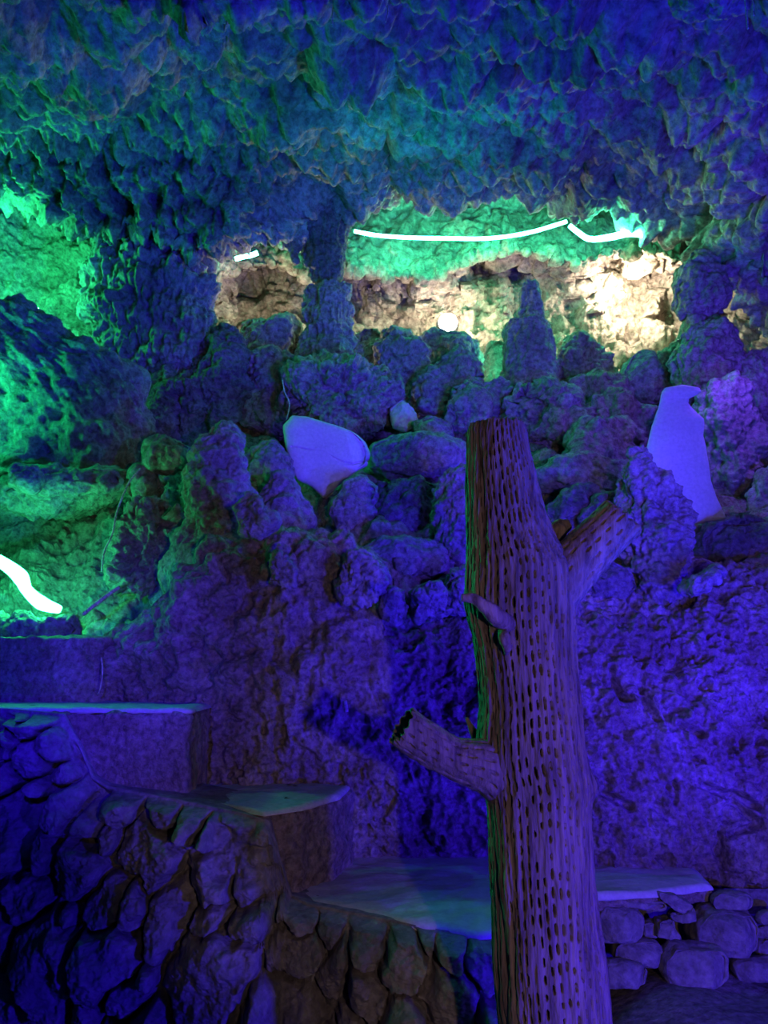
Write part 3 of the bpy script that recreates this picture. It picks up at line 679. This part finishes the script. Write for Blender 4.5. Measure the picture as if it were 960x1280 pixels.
def slits(U, V, nrows, pitch, seed, w=.30, ln=.36, twist=0):
    """U in turns round the stem, V in metres along it: depth mask of the slit holes"""
    u = (U + twist * V) * nrows
    u = u + .28 * perlin(np.stack([u * .35, V * 2.2, u * 0], -1), seed)
    i = np.floor(u); fu = u - i - .5
    h = _hash((i.astype(np.int64) % nrows), np.zeros_like(i, dtype=np.int64), np.full_like(i, seed, dtype=np.int64), 5) / 4294967296.
    v = V / pitch + h * 7 + .5 * perlin(np.stack([i * 1.7, V * 6, i * 0], -1), seed + 1)
    j = np.floor(v); fv = v - j - .5
    h2 = _hash(i.astype(np.int64) & 0xffff, j.astype(np.int64) & 0xffff, np.zeros_like(i, dtype=np.int64), seed) / 4294967296.
    s = .65 + .6 * h2
    s = s * (.75 + .5 * sstep(-.5, .4, perlin(np.stack([U * 6, V * 4, U * 0], -1), seed + 9)))
    d = (fu / (w * np.minimum(s, 1.05))) ** 2 + (fv / (ln * s)) ** 2
    hole = (1 - sstep(.45, 1.05, d)) * (h2 > .12)
    groove = np.exp(-(fu / .2) ** 2)
    return hole, groove

U = th[None] / (2 * np.pi) + 0 * zz[:, None]; V = zz[:, None] + 0 * th[None]
P = np.stack([c_[:, None] + a_[:, None] * np.cos(th), TY + .95 * a_[:, None] * np.sin(th) + 0 * zz[:, None], V], -1)
hole, groove = slits(U, V, 46, .042, 3, w=.18, ln=.31)
lowf = np.clip((1.85 - V) * .8, 0, 1) * .3 + .7
jointmask = np.zeros_like(V)
for (jx, jy, r) in ((705, 700, .13), (600, 950, .11), (740, 985, .05)):
    c = at(jx, jy, TY - .05); d = np.linalg.norm(P - c, axis=-1); jointmask = np.maximum(jointmask, 1 - sstep(r * .5, r * 1.2, d))
amt = (1 - .75 * jointmask)
Q3 = P * np.array([1, 1, .12])
dr = -.034 * hole * amt * lowf - .0018 * groove * amt + fbm(P * np.array([8, 8, 2.5]), 3, 205) * .008 + fbm(Q3 * 45, 4, 206, .65) * .0055 + fbm(P * 3.0, 2, 207) * .006
# vertical folds and a long seam on the left
dr -= .007 * np.exp(-((U - .56 - .02 * np.sin(V * 9)) / .012) ** 2) * sstep(1.4, 1.2, V)
dr -= .006 * np.exp(-((U - .62 - .015 * np.sin(V * 7)) / .01) ** 2)
# bump on the right side
bp = at(740, 982, TY); dr += .012 * np.exp(-np.sum((P - bp) ** 2, -1) / .0018)
nrm = np.stack([np.cos(th), np.sin(th), 0 * th], -1)[None]
P = P + nrm * dr[..., None]
# ragged top and hollow core
fade = sstep(Lw[0, 2] - .05, Lw[0, 2], V)
P[..., 2] += fade * (perlin(np.stack([np.cos(th) * 6, np.sin(th) * 6, th * 0], -1), 8)[None] * .010 + .0025 * np.sin(th * 23)[None] - .004 - .03 * (1 - np.sin(th))[None] * 0)
inner = []
for k_, (s_, dz) in enumerate([(.88, .004), (.78, -.01), (.70, -.05), (.6, -.15), (.5, -.35)]):
    ring = P[0].copy(); ctr = ring.mean(0); ring[:, :2] = ctr[:2] + (ring[:, :2] - ctr[:2]) * s_; ring[:, 2] += dz
    inner.append(ring)
P = np.concatenate([np.array(inner[::-1]), P], 0)
closed('trunk', P, M_WOOD, None, trunk)

def branch(name, axis, rads, hollow=True, nrows=16, seed=5, parent=trunk, flare=None, deep=.010, squash=.9, label=None):
    axis = np.array(axis, float); k = len(axis)
    n1 = 340; t = np.linspace(0, k - 1, n1)
    i = np.clip(np.floor(t).astype(int), 0, k - 2); f = (t - i)[:, None]
    p0 = axis[np.clip(i - 1, 0, k - 1)]; p1 = axis[i]; p2 = axis[i + 1]; p3 = axis[np.clip(i + 2, 0, k - 1)]
    C = 0.5 * (2 * p1 + (p2 - p0) * f + (2 * p0 - 5 * p1 + 4 * p2 - p3) * f ** 2 + (3 * p1 - p0 - 3 * p2 + p3) * f ** 3)
    r = np.interp(t, np.arange(k), rads)
    T = np.gradient(C, axis=0); T /= np.linalg.norm(T, axis=1, keepdims=True)
    A = np.cross(T, [0, 1., 0]); A /= np.linalg.norm(A, axis=1, keepdims=True); Bv = np.cross(T, A)
    L = np.concatenate([[0], np.cumsum(np.linalg.norm(np.diff(C, axis=0), axis=1))])
    m = 220; th = np.linspace(0, 2 * np.pi, m, endpoint=False)
    U = th[None] / (2 * np.pi) + 0 * L[:, None]; V = L[:, None] + 0 * th[None]
    ho, gr = slits(U, V, nrows, .040, seed, w=.17, ln=.30)
    D = np.cos(th)[None, :, None] * A[:, None] + np.sin(th)[None, :, None] * Bv[:, None] * squash
    P0 = C[:, None] + r[:, None, None] * D
    on = sstep(.06, .10, V)
    rr = r[:, None] - deep * ho * on - .0012 * gr + fbm(P0 * 9, 3, seed + 9) * .006 + fbm(P0 * 40, 2, seed + 10) * .0015
    P = C[:, None] + rr[..., None] * D
    end = P[-1]; 
    rag = perlin(np.stack([np.cos(th) * 4, np.sin(th) * 4, th * 0], -1), seed + 2) * .010 + np.sin(th * 13) * .003
    P = P + (sstep(L[-1] - .03, L[-1], V) * rag[None])[..., None] * T[-1]
    ex = []
    ctr = P[-1].mean(0)
    if hollow:
        for s_, dz in ((.92, 0.001), (.87, -.008), (.84, -.05), (.8, -.11), (.3, -.16)): ex.append(ctr + (P[-1] - ctr) * s_ + T[-1] * dz)
    else:
        for s_, dz in ((.93, .006), (.75, .010), (.5, .008), (.2, .010)): ex.append(ctr + (P[-1] - ctr) * s_ + T[-1] * dz)
    P = np.concatenate([P, np.array(ex)], 0)
    o = closed(name, P, M_WOOD, None, parent)
    if label: o['label'] = label
    return o
sc = TY / F / CP
branch('branch', [at(655, 765, TY), at(690, 733, TY - .02), at(722, 702, TY - .03), at(750, 674, TY - .04), at(777, 648, TY - .05)],
       [.085, .090, .072, .067, .066], hollow=False, nrows=15, seed=15, deep=.006, label='short broken branch with a solid square end')
branch('branch', [at(650, 985, TY), at(612, 960, TY - .05), at(565, 947, TY - .07), at(530, 926, TY - .085), at(503, 907, TY - .10)],
       [.095, .070, .054, .055, .054], hollow=True, nrows=15, seed=25, label='hollow broken branch stub, open at the end')
tube('spur', [at(640, 782, TY - .10), at(622, 772, TY - .15), at(606, 758, TY - .17), at(592, 749, TY - .17), at(577, 747, TY - .17)], [.024, .026, .018, .014, .011], M_WOOD, trunk, n=24,
     disp=lambda P: fbm(P * 30, 3, 3) * .004)
tube('spur', [at(630, 785, TY - .11), at(630, 797, TY - .155), at(634, 808, TY - .155), at(633, 817, TY - .13)], [.008, .016, .013, .006], M_WOOD, trunk, n=20, disp=lambda P: fbm(P * 40, 3, 4) * .004)
tube('spur', [at(598, 925, TY + .06), at(590, 912, TY + .05), at(583, 897, TY + .05)], [.016, .011, .003], M_WOOD, trunk, n=16, disp=lambda P: fbm(P * 40, 3, 4) * .002)
tube('spur', [at(680, 690, TY + .03), at(692, 672, TY + .03), at(700, 660, TY + .03), at(712, 655, TY + .03)], [.03, .034, .026, .012], M_WOOD, trunk, n=24, disp=lambda P: fbm(P * 25, 3, 5) * .010)

# ================================================================== ROOTS, WIRES
def strand(lab, pts, Y, r=.004, name='hanging_root', cat='root', mat=M_ROOT, group=None):
    return tag(tube(name, [at(a, b, Y) for a, b in pts], r, mat, n=8), lab, cat, group)
strand('thin pale root hanging from the ceiling, leftmost at the top edge', [(418,-30),(419,-8),(416,15),(415,30)], 2.95, .0035)
strand('thin pale root hanging near the middle of the top edge', [(482,-30),(480,-5),(485,12),(482,28)], 2.95, .003)
strand('long pale root at the top right, the longer of a pair', [(929,-40),(931,-10),(933,15),(935,36)], 2.6, .004)
strand('short pale root beside the longer one at the top right', [(936,-40),(938,-20),(941,0),(942,20)], 2.6, .003)
strand('green lit root strand hanging in the left grotto', [(176,585),(160,605),(146,640),(140,668),(130,690),(127,715)], 4.55, .006)
strand('green lit dry stalk leaning on the mound beside the lower light strip', [(104,768),(120,755),(140,740),(150,734)], 4.3, .012, name='dry_stalk', cat='stalk')
strand('thin curved wire beside the block above the topmost step', [(127,822),(128,842),(125,862),(122,868)], 3.98, .003, name='thin_wire', cat='wire')
strand('short pale wire end poking out of the rough wall', [(433,890),(432,884),(431,876)], 3.78, .011, name='wire_end', cat='wire')
strand('thin green lit twig beside the crusty boulder', [(353,475),(356,490),(362,505),(358,525)], 5.4, .004, name='thin_twig', cat='twig')

# ================================================================== LIGHT FITTINGS AND LIGHTS
GREEN = (.05, 1.0, .42)
M_STRIP = emit_mat('green_led', GREEN, 170)
M_STRIP_LOW = emit_mat('green_led_low', (.03, 1, .28), 62)
def strip(lab, pts, Y, r, mat=None):
    return tag(tube('light_strip', [at(a, b, Y) for a, b in pts], r, mat or M_STRIP, n=8, sub=6), lab, 'light strip', 'green rope lights')
strip('long green rope light slung under the ceiling lip', [(443,289),(470,294),(510,297),(560,298),(610,298),(660,291),(708,277)], 6.75, .017)
strip('kinked green rope light ending under the ceiling, right of the long one', [(712,282),(722,290),(738,299),(765,296),(790,291),(814,297)], 6.45, [.02, .022, .024, .03, .034, .02])
strip('short green rope light in the gap left of the thick stalactite', [(294,324),(304,321),(314,319),(322,316)], 6.3, .020)
strip('tiny green light beside the streaked boulder', [(239,346),(245,345),(251,344)], 6.0, .012)
strip('green rope light behind the top of the huge sloping boulder', [(-40,380),(0,383),(22,385),(48,387)], 5.7, .014)
strip('bright rope light sagging along the foot of the left grotto', [(-60,665),(-20,690),(10,708),(26,722),(34,738),(52,754),(75,762)], 4.45, [.03, .03, .036, .045, .032, .04, .022], M_STRIP_LOW)

def light(name, kind, loc, power, color, size=.1, aim=None, cone=None, blend=.5):
    d = bpy.data.lights.new(name, kind); d.energy = power; d.color = color
    if kind == 'AREA': d.size = size
    else: d.shadow_soft_size = size
    if cone: d.spot_size = math.radians(cone); d.spot_blend = blend
    o = bpy.data.objects.new(name, d); col.objects.link(o); o.location = tuple(loc)
    if aim is not None: o.rotation_euler = (Vector(aim) - Vector(tuple(loc))).to_track_quat('-Z', 'Y').to_euler()
    return o
# lamp in the chamber
M_BULB = emit_mat('warm_lamp', (1, .93, .78), 60)
M_METAL = rock_mat('dark_metal', (.05, .05, .05), .1, 3, .1, 40, rough=.5)
lp = at(560, 403, 7.55)
lamp = empty('flood_lamp', tuple(lp - np.array([0, 0, .15]))); tag(lamp, 'bright warm flood lamp shining out of the back chamber', 'lamp')
th = np.linspace(0, 2 * np.pi, 32, endpoint=False); ph = np.linspace(.1, np.pi - .1, 18)
def ball(c, r): return np.stack([c[0] + r[0] * np.sin(ph)[:, None] * np.cos(th), c[1] + r[1] * np.cos(ph)[:, None] + 0 * th[None], c[2] + r[2] * np.sin(ph)[:, None] * np.sin(th)], -1)
closed('bulb', ball(lp, (.10, .05, .10)), M_BULB, None, lamp)
closed('housing', ball(lp + np.array([0, .08, 0]), (.12, .06, .12)), M_METAL, None, lamp)
tube('stand', [lp + np.array([0, .08, -.1]), lp + np.array([0, .08, -.5]), lp + np.array([0, .05, -.75])], .015, M_METAL, lamp, n=8)

WARM = (1, .86, .62)
light('chamber_lamp_a', 'POINT', lp + np.array([0, .35, .05]), 45, WARM, .06)
light('chamber_lamp_b', 'POINT', at(787, 360, 7.72), 125, WARM, .06)
light('chamber_lamp_c', 'POINT', at(345, 432, 7.0), 75, WARM, .06)
light('chamber_lamp_d', 'POINT', at(610, 430, 7.5), 18, WARM, .06)
# coloured floods of the show cave, and fill lights added among them
BLUE = (.028, .004, 1.0)
light('path_lamp', 'SPOT', (.62, -.5, 1.48), 85, (1.0, .64, .56), .025, aim=(.48, 4.0, 1.75), cone=57, blend=.4)
light('blue_flood', 'POINT', (1.72, .4, .85), 520, BLUE, .05)
light('blue_low_right', 'SPOT', (2.4, 2.2, 1.1), 480, BLUE, .06, aim=(1.0, 3.9, 1.75), cone=66, blend=.8)
light('blue_trunk_side', 'POINT', (2.2, 1.7, 1.6), 40, (.10, .03, 1), .06)
light('green_rim_fill', 'SPOT', (-1.75, 4.35, 2.35), 260, (.01, 1, .3), .05, aim=(.32, 2.25, 1.75), cone=34, blend=.6)  # added spot, strengthens the green edge on the trunk's left side
light('blue_hill', 'SPOT', (1.5, 1.4, 2.3), 370, (.10, .045, 1.0), .06, aim=(.2, 5.6, 3.3), cone=60, blend=.7)
light('blue_uplight', 'SPOT', (1.9, 1.3, 1.0), 480, (.006, .035, 1.0), .08, aim=(.3, 4.3, 5.2), cone=85, blend=.7)
light('teal_uplight', 'SPOT', (-1.0, 3.3, 2.2), 28, (.0, .45, .7), .08, aim=(-.3, 4.2, 5.2), cone=85, blend=.9)
light('blue_left_fill', 'SPOT', (-.9, 1.2, 2.0), 420, BLUE, .05, aim=(-1.4, 3.8, 1.55), cone=38, blend=1)  # added fill that brightens the topmost riser and the parapet block
light('teal_overhead_fill', 'POINT', (.2, 4.6, 4.5), 19, (.0, .75, .55), .05)  # added light without a fitting, tints the front of the treads teal
light('violet_right', 'POINT', (2.3, 4.6, 3.6), 40, (.16, .05, 1.0), .1)
light('green_left', 'POINT', at(-75, 480, 4.72), 45, (.01, 1, .3), .1)
light('green_left_top', 'POINT', at(-30, 330, 5.6), 110, (.02, 1, .25), .1)
light('green_gap_fill', 'POINT', at(618, 452, 6.62), 4, GREEN, .04)  # added hidden light that turns the rock in the gap green

w = bpy.data.worlds.new('world'); scene.world = w; w.use_nodes = True
w.node_tree.nodes['Background'].inputs[0].default_value = (.05, .10, 1, 1); w.node_tree.nodes['Background'].inputs[1].default_value = .002

vs = scene.view_settings
vs.view_transform = 'Standard'; vs.look = 'None'; vs.exposure = 0; vs.gamma = 1
try: vs.use_curve_mapping = False
except Exception: pass
